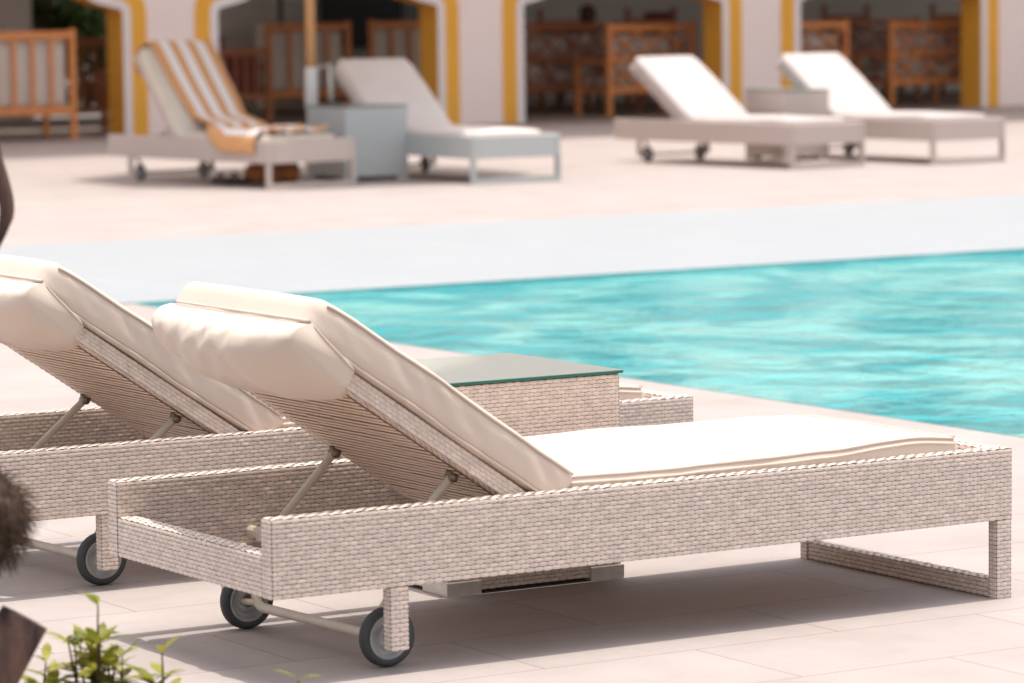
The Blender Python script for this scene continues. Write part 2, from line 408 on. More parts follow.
        w1 = noise.noise(Vector((s * 16 - n * 22, n * 14, y * 3 + 3.1 + seed))) * .0048 + noise.noise(Vector((s * 40 - n * 60, 7., y * 4))) * .0012
        return s + noise.noise(Vector((y * 7, n * 9, 1. + seed))) * .004, y - sag + w1 * (-1 if v < .5 else 1), n2
    vs, fs = rounded((s0, cy0, .002), (s1, cy1, CT), .030, 44 if near else 12, 30 if near else 8, 5, 4)
    vs = [P(*dfm(*p)) for p in vs]; m = MB(); m.add(vs, fs)
    bc = m.build('back_cushion', fab, root, True)
    if near:
        def perim(n, off, rr=.02):
            out = []
            for cx, cy, a0 in ((s0 + rr, cy0 + rr, 180), (s1 - rr, cy0 + rr, 270), (s1 - rr, cy1 - rr, 0), (s0 + rr, cy1 - rr, 90)):
                for k in range(5):
                    a = R(a0 + k * 22.5); out.append((cx + math.cos(a) * (rr + off), cy + math.sin(a) * (rr + off), n))
            res = []
            for i, p in enumerate(out):
                q = out[(i + 1) % len(out)]; d = math.dist(p, q); k = max(1, int(d / .02))
                res += [tuple(p[a] + (q[a] - p[a]) * j / k for a in range(3)) for j in range(k)]
            return res
        for n, off in ((CT - .010, -.003), (.012, -.003)):
            for yy in (cy0 - off, cy1 + off):
                m = MB(); m.tube([P(*dfm(s0 + .02 + (s1 - s0 - .05) * i / 50, yy, n)) for i in range(51)], .0034, 6); m.build('piping', fab, bc, True)
    if hood:
        flat_ = [(.745, .034), (.765, .010), (.765, -.02), (.72, -.043), (.66, -.043), (.612, -.040), (.606, .004)]
        full = [(.745, .034), (.768, .004), (.812, -.040), (.795, -.092), (.72, -.122), (.615, -.098), (.515, -.040), (.52, .002)]
        flat2 = catmull([(a, b, 0) for a, b in flat_], 7); full2 = catmull([(a, b, 0) for a, b in full], 6)
        NV, n_ = 90, 36
        flat2 = [flat2[min(len(flat2) - 1, round(i * (len(flat2) - 1) / (n_ - 1)))] for i in range(n_)]
        full2 = [full2[min(len(full2) - 1, round(i * (len(full2) - 1) / (n_ - 1)))] for i in range(n_)]
        hy0, hy1 = .030, W - .100; vs = []
        for i in range(NV + 1):
            v = i / NV; y = hy0 + (hy1 - hy0) * v
            tn = min(1, v / .42); tf = min(1, (1 - v) / .85)
            w = (1 - (1 - tn) ** 2.2) ** .75 * (1 - (1 - tf) ** 2.4) ** .6
            w *= 1 + .05 * math.sin(v * 5 + 1)
            for j in range(n_):
                u = j / (n_ - 1); a = flat2[j].lerp(full2[j], w); s, n = a.x, a.y
                # radial wrinkles that fan out of the gathered seam
                fade = max(0, 1 - u * 1.3) * min(1, u * 4) ** 1.5
                k = (noise.noise(Vector((y * 24 + u * 4, u * 1.5, 2.))) * .018 + noise.noise(Vector((y * 52 + u * 9, u * 3, 9.))) * .009) * fade * w
                k += noise.noise(Vector((y * 6, u * 3.5, 5.))) * .016 * w * math.sin(math.pi * u) + noise.noise(Vector((y * 15 - u * 9, u * 4, 8.))) * .010 * w * math.sin(math.pi * u)
                c = Vector((.70, -.03, 0)); d = (Vector((s, n, 0)) - c).normalized()
                s += d.x * k; n += d.y * k
                vs.append(P(s, y, n))
        fs = [(i * n_ + j, (i + 1) * n_ + j, (i + 1) * n_ + j + 1, i * n_ + j + 1) for i in range(NV) for j in range(n_ - 1)]
        fs += [tuple(range(n_)), tuple(NV * n_ + j for j in range(n_ - 1, -1, -1))]
        m = MB(); m.add(vs, fs); hd = m.build('headrest_cover', fab, bc, True)
        m = MB(); m.tube([vs[i * n_] + D * .005 + NN * .002 for i in range(NV - 4)], .0042, 6); m.build('piping', M['piping'], hd, True)
        m = MB(); m.tube(catmull([P(.745, .034, .034), P(.70, .030, .022), P(.65, .029, .012), P(.60, .031, .002)], 5), .0036, 6)
        m.build('piping', M['piping'], hd, True)
    # seat cushion
    q0, q1 = hx + .038, -.118
    def sdf(x, y, z):
        u = (x - q0) / (q1 - q0); v = (y - cy0) / (cy1 - cy0); top = z > .36
        q = max(0, 1 - (2 * u - 1) ** 6) * max(0, 1 - (2 * v - 1) ** 6)
        z2 = z + (.012 * q if top else 0)
        edge = max(0, 1 - v * 9)
        if top: z2 += edge * (.016 * math.exp(-((u - .86) / .14) ** 2) - .006 * math.exp(-((u - .3) / .2) ** 2))
        z2 += noise.noise(Vector((x * 3.2, y * 3, z * 5 + 4))) * .005 + noise.noise(Vector((x * 14, y * 12, z * 9))) * .0014
        y2 = y - edge * (.012 * math.exp(-((u - .6) / .3) ** 2)) + noise.noise(Vector((x * 9, z * 30, y))) * .004 * (1 if v < .2 or v > .8 else 0)
        return Vector((x, y2, z2))
    vs, fs = rounded((q0, cy0 + .010, .326), (q1, cy1 - .01, .393), .024, 60 if near else 12, 30 if near else 8, 3, 4)
    m = MB(); m.add([sdf(*p) for p in vs], fs); sc = m.build('seat_cushion', fab, root, True)
    if near:
        for zz, oy in ((.387, .016), (.374, .0105)):
            m = MB()
            pts = [(q0 + .02 + (q1 - q0 - .04) * i / 70, cy0 + oy, zz) for i in range(71)]
            m.tube([sdf(*p) + Vector((0, -.001, .0)) for p in pts], .0032, 6); m.build('piping', fab, sc, True)
        m = MB(); m.tube([sdf(q1 - .006, cy0 + .03 + (cy1 - cy0 - .06) * i / 30, .392) for i in range(31)], .0032, 6)
        m.build('piping', fab, sc, True)
    return root, P

G1 = 'wicker sun loungers side by side in the foreground'
fg, _ = make_lounger('nearest wicker sun lounger, whole and in front, with cream cushion, raised back and rubber wheels', G1, (0, 0, 0), 0)
fg2, _ = make_lounger('second wicker sun lounger behind the nearest one, cut by the left edge, same cream cushion', G1, (.030, 1.384, 0), 0, LT=2.075, hx=-1.315)

G2 = 'sun loungers on the far side of the pool'
bl1, P1f = make_lounger('far sun lounger draped with an orange and white striped towel', G2, (7.28, 17.33, 0), R(-90 + 6), LT=2.26, angle=50, hx=-1.33, xl=.12, near=False, hood=False, cush='cream_dark')
bl2, _ = make_lounger('far sun lounger with plain shaded cushion, right of the tall grey side table', G2, (8.80, 16.9, 0), R(-90), LT=2.2, angle=37, hx=-1.52, xl=.12, near=False, hood=False, cush='shade_fabric', weave='far_grey')
bl3, _ = make_lounger('sunlit far sun lounger with white cushion, left of the right-hand pair', G2, (11.85, 16.97, 0), R(-90 + 6), LT=2.25, angle=35, hx=-1.38, xl=.10, near=False, hood=False, cush='white_fabric')
bl4, _ = make_lounger('far sun lounger with white cushion, rightmost of all, in front of the last arch', G2, (13.13, 16.78, 0), R(-90 + 3), LT=2.2, angle=35, hx=-1.38, xl=.10, near=False, hood=False, cush='white_fabric')

# ------------------------------------------------------------------ side tables
def side_table(loc, sx, sy, h, label, group, near=False, body='far_weave'):
    t = thing('side_table', loc, label, 'side table', group)
    m = MB()
    if near:
        wick_box(m, (.004, .004, .010), (sx - .004, sy - .004, h - .012), 'xXyYZ'); m.build('body', [M['core'], M['strand']], t)
    else:
        m.box((0, 0, .036), (sx, sy, h - .012), 0, .006); m.build('body', M[body], t)
    m = MB(); m.box((-.004, -.004, h - .009), (sx + .004, sy + .004, h), 0, .002)
    for i, f in enumerate(m.f):
        vs = [m.v[k] for k in f]
        if not all(p[2] > h - .0022 for p in vs): m.m[i] = 1
    m.build('glass_top', [M['glass'], M['glass_edge']], t)
    for x in (-.003, sx - .097):
        for y in (-.003, sy - .117):
            m = MB(); m.box((x, y, 0), (x + .10, y + .12, .036), 0, .003); m.build('foot', M['steel'], t)
    return t
side_table((-1.108, .801, 0), .515, .53, .527, 'wicker side table with dark glass top between the two near loungers', 'side tables', True)
side_table((8.26, 17.9, 0), .56, .62, .585, 'tall grey side table between the two far left loungers', 'side tables', body='far_grey')
side_table((12.62, 18.15, 0), .48, .55, .60, 'side table between the two far right loungers', 'side tables', body='far_weave')

# ------------------------------------------------------------------ towel
def make_towel():
    m = MB(); path = []
    CT = .118
    pts = [P1f(.72, 0, -.075), P1f(.84, 0, -.07), P1f(.91, 0, .0), P1f(.91, 0, .09), P1f(.84, 0, CT), P1f(.5, 0, CT), P1f(.25, 0, CT), P1f(.13, 0, CT + .004), Vector((-1.10, 0, .455)), Vector((-.98, 0, .425)), Vector((-.75, 0, .42)), Vector((-.5, 0, .42)), Vector((-.3, 0, .418)), Vector((-.16, 0, .412))]
    path = catmull(pts, 8); n = len(path); J = 36; vs = []
    for i, p in enumerate(path):
        u = i / (n - 1); flow = max(0, min(1, (u - .62) / .2))
        for j in range(J + 1):
            v = j / J; lo = .05 + .15 * min(1, u / .6) - .31 * flow; hi = .70 - .04 * flow
            w = lo + (hi - lo) * v
            # folds
            f = noise.noise(Vector((u * 3, w * 7, 1.))) * .012 + abs(noise.noise(Vector((u * 14, w * 10, 4.)))) * .055 * flow
            q = Vector((p.x + noise.noise(Vector((u * 5, w * 4, 8.))) * .02, w, p.z + f))
            if w < 0: q = Vector((q.x, -.012 - abs(f) * .4, .375 + w * 1.0 + f * .2)) if w < -.02 else Vector((q.x, w, .40 + f * .3))
            if u < .2: q += Vector((-.01, 0, 0))
            vs.append(q)
    fs = [(i * (J + 1) + j, (i + 1) * (J + 1) + j, (i + 1) * (J + 1) + j + 1, i * (J + 1) + j + 1) for i in range(n - 1) for j in range(J)]
    m.add(vs, fs); o = m.build('towel', M['towel'], None, True)
    uv = o.data.uv_layers.new(name='UVMap')
    for l in o.data.loops:
        k = l.vertex_index; uv.data[l.index].uv = ((k % (J + 1)) / J, (k // (J + 1)) / n)
    sd = o.modifiers.new('thickness', 'SOLIDIFY'); sd.thickness = .010; sd.offset = 1
    o.matrix_world = Matrix.Translation(bl1.location) @ Matrix.Rotation(bl1.rotation_euler.z, 4, 'Z')
    tag(o, 'orange and white striped towel draped over a far sun lounger', 'towel')
make_towel()

# ------------------------------------------------------------------ setting: deck, pool
PX, PY, PB = 2.042, 8.977, 13.018       # pool edge beyond the loungers' feet, far waterline, back of the pale ledge
def sheet(name, polys, z, m, kind='structure', th=0):
    b = MB()
    for x0, y0, x1, y1 in polys:
        b.add([(x0, y0, z), (x1, y0, z), (x1, y1, z), (x0, y1, z)], [(0, 1, 2, 3)])
    o = b.build(name, m); tag(o, kind=kind); return o
sheet('pool_deck', [(-120, -120, PX, 0 - 120 + 0), (-120, -120, PX, PB), (PX, -120, 120, -14), (-120, PB, 120, 200)], 0, M['deck'])
sheet('pool_ledge', [(-30, PY, PX, PB), (PX, PY, 40, PB)], .004, M['ledge'])
sheet('pool_deck_side', [(40, -14, 120, PB)], 0, M['deck'])
b = MB(); zb = -1.3
b.add([(PX, -14, zb), (40, -14, zb), (40, PY, zb), (PX, PY, zb), (PX, -14, 0), (40, -14, 0), (40, PY, .004), (PX, PY, .004)],
      [(0, 1, 2, 3), (0, 1, 5, 4), (1, 2, 6, 5), (2, 3, 7, 6), (3, 0, 4, 7)])
tag(b.build('pool_basin', M['pool_tile']), kind='structure')
b = MB(); b.add([(PX + .001, -13.99, -.018), (39.99, -13.99, -.018), (39.99, PY - .001, -.018), (PX + .001, PY - .001, -.018)], [(0, 1, 2, 3)])
tag(b.build('pool_water', M['water']), kind='structure')
# low coping lip along the pool edge nearest the loungers
# ------------------------------------------------------------------ arcade building
VF, SP, C0, OH = 27.30, 3.755, 11.505, 1.33
def FX(x, v): return (-5.6565 + (x + 5.6565) * .9804, -6.8009 + (v + 6.8009) * .9804)
bld = thing('arcade_building', (C0, VF, 0), 'pinkish white building with a row of ochre-edged arches', 'building')
def bpart(mb, name, mats, smooth=False, parent=None):
    mb.v = [(x - C0, y - VF, z) for x, y, z in mb.v]; return mb.build(name, mats, parent or bld, smooth)
prof = [Vector((OH, 0, 0)), Vector((OH, .6, 0)), Vector((OH, 1.24, 0))] + catmull([(OH, 1.27, 0), (OH - .02, 1.305, 0), (OH - .10, 1.325, 0), (OH - .32, 1.385, 0), (OH - .44, 1.48, 0), (OH - .50, 1.64, 0), (OH - .50, 1.80, 0)], 4)
rr = OH - .50
prof += [Vector((rr * math.cos(R(a)), 1.80 + rr * 1.05 * math.sin(R(a)), 0)) for a in range(10, 90, 10)]
prof = prof + [Vector((0, 1.80 + rr * 1.05, 0))] + [Vector((-p.x, p.y, 0)) for p in reversed(prof)]
def offs(d):
    out = []
    for i, p in enumerate(prof):
        a = prof[max(0, i - 1)]; c = prof[min(len(prof) - 1, i + 1)]; t = (c - a).normalized(); nrm = Vector((t.y, -t.x, 0))
        q = p + nrm * d
        if i in (0, len(prof) - 1): q.y = 0
        out.append(q)
    return out
TH, HT = .37, 9.0
P0, P9, P25 = offs(0), offs(.09), offs(.27)
K0, K1 = -4, 8
for k in range(K0, K1):
    cx = C0 + SP * (k + .5)
    def strip(A, B, yA, yB, name, m):
        b = MB(); n = len(A)
        vs = [(cx + p.x, yA, p.y) for p in A] + [(cx + p.x, yB, p.y) for p in B]
        b.add(vs, [(i, i + 1, n + i + 1, n + i) for i in range(n - 1)]); return b, n
    # reveal
    b, n = strip(P0, P0, VF - .016, VF + TH, '', None); bpart(b, 'arch_reveal', M['ochre'])
    # white strip (proud 16 mm) and ochre band (proud 10 mm)
    b, n = strip(P0, P9, VF - .016, VF - .016, '', None); b2, n = strip(P9, P9, VF - .016, VF + .005, '', None); b.add(b2.v, b2.f); bpart(b, 'arch_trim', M['trim_white'])
    b, n = strip(P9, P25, VF - .010, VF - .010, '', None); b2, n = strip(P25, P25, VF - .010, VF + .005, '', None); b.add(b2.v, b2.f); bpart(b, 'arch_band', M['ochre'])
    # wall of this bay round the opening, front and back
    b = MB(); n = len(P25)
    for yy in (VF, VF + TH - .001):
        half = n // 2
        outer = []
        for i, p in enumerate(P25 if yy == VF else P0):
            tt = i / (n - 1)
            if i < 12: outer.append((cx + SP / 2, yy, p.y if i else 0))
            elif i > n - 13: outer.append((cx - SP / 2, yy, p.y if i < n - 1 else 0))
            else:
                f = (i - 12) / (n - 25)
                outer.append((cx + SP / 2 - SP * f, yy, HT))
        inner = [(cx + p.x, yy, p.y) for p in (P25 if yy == VF else P0)]
        # corners
        fs = []
        for i in range(n - 1):
            if i == 11: fs.append((i, i + 1, 2 * n + 0, n + i) if False else (i, i + 1, n + i + 1, n + i))
            else: fs.append((i, i + 1, n + i + 1, n + i))
        b.add(inner + outer, fs)
    bpart(b, 'wall', M['plaster'])
b = MB(); xa, xb = C0 + SP * K0, C0 + SP * K1
b.box((xa, VF - .02, HT), (xb, VF + TH + .02, HT + .7), 0); bpart(b, 'parapet', M['plaster'])
b = MB(); b.box((xa, VF - 3.85, HT - .3), (xb, VF - .021, HT - .08), 0); bpart(b, 'eave', M['plaster'])  # unseen overhang that shades the paving; raised high so skylight reaches the piers
b = MB(); b.box((12.9, VF + TH, 2.95), (xb, VF + 6.0, 3.12)); b.box((xa, VF + TH, 2.95), (12.899, 29.35, 3.12)); b.box((xa, 29.85, 2.95), (12.899, VF + 6, 3.12)); bpart(b, 'roof', M['inner_wall'])  # unseen roof; slot left open so sun patches fall on the left bay floor
b = MB(); VB = 32.95
b.box((xa, VB, 0), (12.53, VB + .2, 2.95)); b.box((14.7, VB, 0), (xb, VB + .2, 2.95)); b.box((12.53, VB, 2.3), (14.7, VB + .2, 2.95))
b.box((xa - .2, VF, 0), (xa, VB + .2, 3.1)); b.box((xb, VF, 0), (xb + .2, VB + .2, 3.1)); bpart(b, 'inner_wall', M['inner_wall'])
b = MB(); b.add([(xa, VF - .3, .004), (xb, VF - .3, .004), (xb, VB + .1, .004), (xa, VB + .1, .004)], [(0, 1, 2, 3)]); bpart(b, 'terrace_floor', M['inner_floor'])
b = MB(); b.box((17.39, VB - .04, .75), (17.88, VB - .01, 2.0)); w_ = bpart(b, 'window', M['mint'])
b = MB()
for i in range(6): b.box((17.41 + i * .085, VB - .055, .77), (17.425 + i * .085, VB - .042, 1.98))
bpart(b, 'grille', M['black'], parent=None)

# ------------------------------------------------------------------ terrace furniture
def slat_chair(x0, w, v, h, label, group, slats=4, wood='wood', depth=.72, cush='cream_dark', knob=False, lattice=False, name='armchair', cat='armchair', rz=0, seat=.30):
    t = thing(name, (*FX(x0, v), 0), label, cat, group, rz); wd = M[wood]
    for x in (0, w - .06):
        m = MB(); m.box((x, 0, 0), (x + .06, .06, h), 0, .006)
        if knob: m.lathe([(0, .12), (.035, .10), (.045, .06), (.02, .02), (.02, 0)], (x + .03, .03, h), 'z', 12)
        m.build('back_post', wd, t)
        m = MB(); m.box((x, depth - .06, 0), (x + .06, depth, .60), 0, .006); m.build('front_leg', wd, t)
        m = MB(); m.box((x - .005, .062, .60), (x + .065, depth + .02, .64), 0, .006); m.build('armrest', wd, t)
    m = MB(); m.box((.061, .005, h - .10), (w - .061, .05, h - .02), 0, .006); m.build('top_rail', wd, t)
    m = MB(); m.box((.061, .005, seat - .04), (w - .061, .05, seat + .04), 0, .006); m.build('bottom_rail', wd, t)
    m = MB(); m.box((.061, .062, seat - .03), (w - .061, depth - .062, seat + .02)); m.build('seat_frame', wd, t)
    if lattice:
        zm = seat + (h - seat) * .45
        m = MB(); m.box((.061, .008, zm - .025), (w - .061, .045, zm + .025)); m.build('middle_rail', wd, t)
        m = MB(); n = max(2, round(w / .42)); seg = (w - .12) / n
        for lo, hi in ((zm + .02, h - .10), (seat + .04, zm - .02)):
            for i in range(n):
                xx = .06 + i * seg
                m.tube([(xx, .02, lo), (xx + seg, .02, hi)], .016, 6); m.tube([(xx, .035, hi), (xx + seg, .035, lo)], .016, 6)
        m.build('lattice', wd, t)
    else:
        for i in range(slats):
            xx = .06 + (w - .12) * (i + 1) / (slats + 1)
            m = MB(); m.box((xx - .022, .012, seat + .04), (xx + .022, .035, h - .10)); m.build('slat', wd, t)
    vs, fs = rounded((.07, .075, seat + .03), (w - .07, .20, h - (.10 if not lattice else .14)), .05, 6, 2, 4, 3)
    m = MB(); m.add(vs, fs); m.build('back_cushion', M[cush], t, True)
    vs, fs = rounded((.065, .21, seat + .021), (w - .065, depth, seat + .15), .05, 6, 4, 2, 3)
    m = MB(); m.add(vs, fs); m.build('seat_cushion', M[cush], t, True)
    return t
GC = 'wooden terrace chairs under the arches'
slat_chair(9.05, 1.56, 27.75, 1.12, 'slatted wooden sofa with cream cushions at the far left, cut by the frame edge', GC, slats=6, name='wooden_sofa', cat='sofa')
slat_chair(14.62, 1.10, 31.0, 1.12, 'slatted wooden armchair with cream cushions standing behind the parasol pole', GC, slats=3)
slat_chair(16.00, 1.10, 31.0, 1.13, 'slatted wooden armchair with cream cushions left of the second visible pier', GC, slats=3)
slat_chair(17.40, 1.90, 30.2, 1.08, 'dark wooden lattice sofa on which the person in maroon sits', GC, wood='wood_dark', cush='pattern', lattice=True, name='lattice_sofa', cat='sofa')
slat_chair(17.98, 1.22, 28.9, 1.07, 'bright teak lattice armchair behind the left sunlit white lounger', GC, cush='pattern', lattice=True, name='lattice_armchair')
slat_chair(20.45, 1.02, 28.9, 1.06, 'teak lattice armchair just right of the third pier', GC, cush='pattern', lattice=True, name='lattice_armchair')
slat_chair(22.85, 1.3, 30.9, 1.06, 'dark wooden lattice sofa in the middle of the last arch', GC, wood='wood_dark', cush='pattern', lattice=True, name='lattice_sofa', cat='sofa')
slat_chair(22.12, 1.25, 28.9, 1.04, 'teak lattice armchair beside the last pier on the right', GC, cush='pattern', lattice=True, name='lattice_armchair')
for x, v, l in ((18.75, 31.6, 'dark carved chair with round finials behind the dark lattice sofa'), (20.05, 31.6, 'dark carved chair with round finials beneath the maroon cushion'), (23.35, 31.9, 'dark carved chair with round finials behind the middle sofa of the last arch'), (24.6, 31.2, 'dark carved chair with round finials near the last pier')):
    slat_chair(x, .75, v, 1.10, l, 'dark carved chairs at the back of the terrace', wood='wood_dark', cush='maroon', knob=True, slats=3, name='carved_chair', cat='chair')
slat_chair(13.65, .62, 30.3, .86, 'low dark wooden chair beside the towel-draped lounger', 'dark low chairs', wood='wood_dark', cush='maroon', slats=3, name='low_chair', cat='chair')
slat_chair(11.95, .9, 29.2, .80, 'dark low wooden bench behind the first pier', None, wood='wood_dark', cush='maroon', slats=5, name='low_bench', cat='bench')
vs, fs = rounded((19.92, 30.93, .98), (20.34, 31.08, 1.16), .06, 6, 2, 3, 3)
m = MB(); m.add(vs, fs); tag(m.build('cushion', M['maroon'], None, True), 'dark red cushion propped on a carved chair at the back', 'cushion')
t = thing('balustrade', (*FX(12.7, 33.3), 0), 'low dark wooden balustrade in front of the bushes', 'balustrade')
m = MB(); m.box((0, 0, .86), (2.5, .07, .95)); m.box((0, .01, .08), (2.5, .06, .15)); m.build('rail', M['wood_dark'], t)
for i in range(17):
    m = MB(); m.lathe([(.02, .15), (.045, .25), (.05, .4), (.022, .6), (.03, .86)], (.06 + i * .15, .035, 0), 'z', 8); m.build('baluster', M['wood_dark'], t)
t = thing('sideboard', (*FX(15.75, 33.0), 0), 'beige sideboard standing against the back wall', 'sideboard')
m = MB(); m.box((0, 0, .05), (.95, .42, 1.08), 0, .01); m.build('body', M['cream_dark'], t)
for i in range(2):
    m = MB(); m.box((.03 + i * .46, -.015, .1), (.46 + i * .46, -.001, 1.02), 0, .004); d = m.build('door', M['cream_dark'], t)
    m = MB(); m.box((.40 + i * .1, -.03, .5), (.415 + i * .1, -.016, .66)); m.build('handle', M['black'], d)
t = thing('wall_screen', (*FX(16.72, 33.42), 0), 'large black screen on the back wall above the armchairs', 'screen')
m = MB(); m.box((0, 0, .78), (1.12, .09, 2.1), 0, .01); m.build('casing', M['black'], t)
m = MB(); m.box((.03, -.012, .81), (1.09, -.001, 2.07)); m.build('display', M['black'], t)
t = thing('wall_lamp', (*FX(16.1, 33.4), 0), 'thin black bracket lamp on the pale back wall', 'lamp')  # dark upright with a flared top; nothing in it emits
m = MB(); m.tube([(0, 0, 1.05), (0, 0, 1.6)], .03, 8); m.build('stem', M['black'], t)
m = MB(); m.lathe([(.03, 1.6), (.12, 1.62), (.16, 1.82), (.05, 1.86)], (0, 0, 0), 'z', 16); m.build('shade', M['black'], t, True)

# ------------------------------------------------------------------ person seated on the dark sofa, seen from behind
def person():
    t = thing('person', (*FX(18.84, 30.62), 0), 'person in a maroon top sitting on the dark lattice sofa', 'person')
    def skin(name, pts, edges, rad, m, par):
        me = bpy.data.meshes.new(name); me.from_pydata(pts, edges, []); o = bpy.data.objects.new(name, me); COL.objects.link(o); o.parent = par
        sk = o.modifiers.new('skin', 'SKIN')
        for i, r in enumerate(rad): me.skin_vertices[0].data[i].radius = (r, r)
        me.skin_vertices[0].data[0].use_root = True
        ss = o.modifiers.new('sub', 'SUBSURF'); ss.levels = ss.render_levels = 2; me.materials.append(m); return o
    # y+ is forward (away from camera)
    V = [(0, 0, .50), (0, -.01, .66), (0, 0, .84), (0, .01, .94), (0, .02, 1.01), (0, .035, 1.12), (0, .04, 1.20),
         (-.17, 0, .90), (-.22, .06, .68), (-.16, .26, .60), (-.13, .34, .60), (.17, 0, .90), (.22, .06, .68), (.16, .26, .60), (.13, .34, .60),
         (-.10, .04, .50), (-.12, .42, .50), (-.12, .44, .10), (-.12, .56, .05), (.10, .04, .50), (.12, .42, .50), (.12, .44, .10), (.12, .56, .05)]
    E = [(0, 1), (1, 2), (2, 3), (3, 4), (4, 5), (5, 6), (3, 7), (7, 8), (8, 9), (9, 10), (3, 11), (11, 12), (12, 13), (13, 14), (0, 15), (15, 16), (16, 17), (17, 18), (0, 19), (19, 20), (20, 21), (21, 22)]
    Rr = [.15, .14, .15, .11, .052, .09, .085, .065, .045, .035, .03, .065, .045, .035, .03, .09, .07, .045, .035, .09, .07, .045, .035]
    me = bpy.data.meshes.new('body'); me.from_pydata(V, E, []); o = bpy.data.objects.new('body', me); COL.objects.link(o); o.parent = t
    o.modifiers.new('skin', 'SKIN')
    if not me.skin_vertices: pass
    for i, r in enumerate(Rr): me.skin_vertices[0].data[i].radius = (r, r)
    me.skin_vertices[0].data[0].use_root = True
    ss = o.modifiers.new('sub', 'SUBSURF'); ss.levels = ss.render_levels = 2; me.materials.append(M['skin'])
    m = MB(); m.lathe([(.0, .36), (.09, .37), (.135, .40), (.19, .42), (.20, .36), (.19, .2), (.185, .02), (.19, -.04)], (0, .0, .52), 'z', 24)
    m.v = [(x * 1.08, y * .86, z) for x, y, z in m.v]
    m.build('shirt', M['maroon'], t, True)
    m = MB(); m.lathe([(0, .125), (.05, .115), (.09, .07), (.102, .0), (.095, -.06), (.07, -.085)], (0, .02, 1.155), 'z', 20)
    m.build('hair', M['hair'], t, True)
person()

# ------------------------------------------------------------------ parasol
t = thing('parasol', (8.49, 18.85, 0), 'teak-poled parasol behind the tall grey side table', 'parasol')
m = MB(); m.tube([(0, 0, .04), (0, 0, 3.0)], .038, 16); m.build('pole', M['pole_wood'], t, True)
m = MB(); m.lathe([(0, 0), (.26, 0), (.27, .02), (.26, .05), (.06, .07), (.05, .30), (.0405, .30)], (0, 0, 0), 'z', 28); m.build('base', M['metal_white'], t, True)
m = MB(); m.lathe([(.046, .55), (.05, .56), (.05, .86), (.046, .87)], (0, 0, 0), 'z', 16); m.tube([(.05, -.03, .86), (.12, -.08, .90), (.13, -.09, .60)], .016, 8); m.build('crank', M['metal_white'], t, True)
m = MB(); n = 8
for j in range(n):
    a0, a1 = 2 * math.pi * j / n + .3, 2 * math.pi * (j + 1) / n + .3
    A = Vector((math.cos(a0) * 1.85, math.sin(a0) * 1.85, 2.38)); B = Vector((math.cos(a1) * 1.85, math.sin(a1) * 1.85, 2.38)); T = Vector((0, 0, 2.98)); G = 8
    idx = len(m.v); rows = []
    for i in range(G + 1):
        for k in range(G + 1):
            f = i / G; p = T.lerp(A.lerp(B, k / G), f); p.z -= .05 * math.sin(f * math.pi) + .04 * math.sin(math.pi * k / G) * f; m.v.append(tuple(p))
    for i in range(G):
        for k in range(G): m.f.append((idx + i * (G + 1) + k, idx + (i + 1) * (G + 1) + k, idx + (i + 1) * (G + 1) + k + 1, idx + i * (G + 1) + k + 1)); m.m.append(0)
cn = m.build('canopy', M['canvas'], t); cn.modifiers.new('s', 'SOLIDIFY').thickness = .004
for j in range(n):
    a0 = 2 * math.pi * j / n + .3; m = MB(); m.tube([(0, 0, 2.93), (math.cos(a0) * 1.84, math.sin(a0) * 1.84, 2.36)], .012, 6); m.build('rib', M['pole_wood'], t)

# small bag under the towelled lounger
t = thing('beach_bag', (7.62, 18.15, 0), 'rust orange bag lying under the towel-draped lounger', 'bag')
vs, fs = rounded((0, 0, .0), (.40, .26, .15), .06, 6, 4, 3, 3); m = MB()
m.add([Vector(v) + Vector((0, 0, noise.noise(v * 9) * .02)) for v in vs], fs); m.build('body', M['orange_bag'], t, True)
m = MB(); m.tube(catmull([(.06, -.01, .10), (.1, -.05, .15), (.3, -.05, .15), (.34, -.01, .10)], 5), .01, 6); m.build('handle', M['black'], t, True)
t = thing('sandals', (7.42, 18.3, 0), 'pair of black sandals on the ground under the towel-draped lounger', 'sandals')
for i in range(2):
    vs, fs = rounded((i * .12, 0, .0), (i * .12 + .09, .26, .035), .015, 3, 4, 2, 2); m = MB(); m.add(vs, fs)
    m.tube(catmull([(i * .12 + .005, .16, .03), (i * .12 + .045, .17, .075), (i * .12 + .085, .16, .03)], 4), .012, 6); m.build('sandal', M['black'], t, True)

# ------------------------------------------------------------------ foliage
def leaf(mb, base, d, up, ln, wd, curl=.25, mi=0):
    d = d.normalized(); side = d.cross(up).normalized(); up = side.cross(d); vs = []
    for t_, w in ((0, .06), (.25, .8), (.5, 1), (.75, .72), (1, .04)):
        c = base + d * ln * t_ - up * curl * ln * t_ * t_
        for s_ in (-1, 0, 1): vs.append(c + side * s_ * w * wd / 2 + up * (.12 * wd * abs(s_) * w))
    mb.add(vs, [(i * 3 + j, (i + 1) * 3 + j, (i + 1) * 3 + j + 1, i * 3 + j + 1) for i in range(4) for j in range(2)], mi)

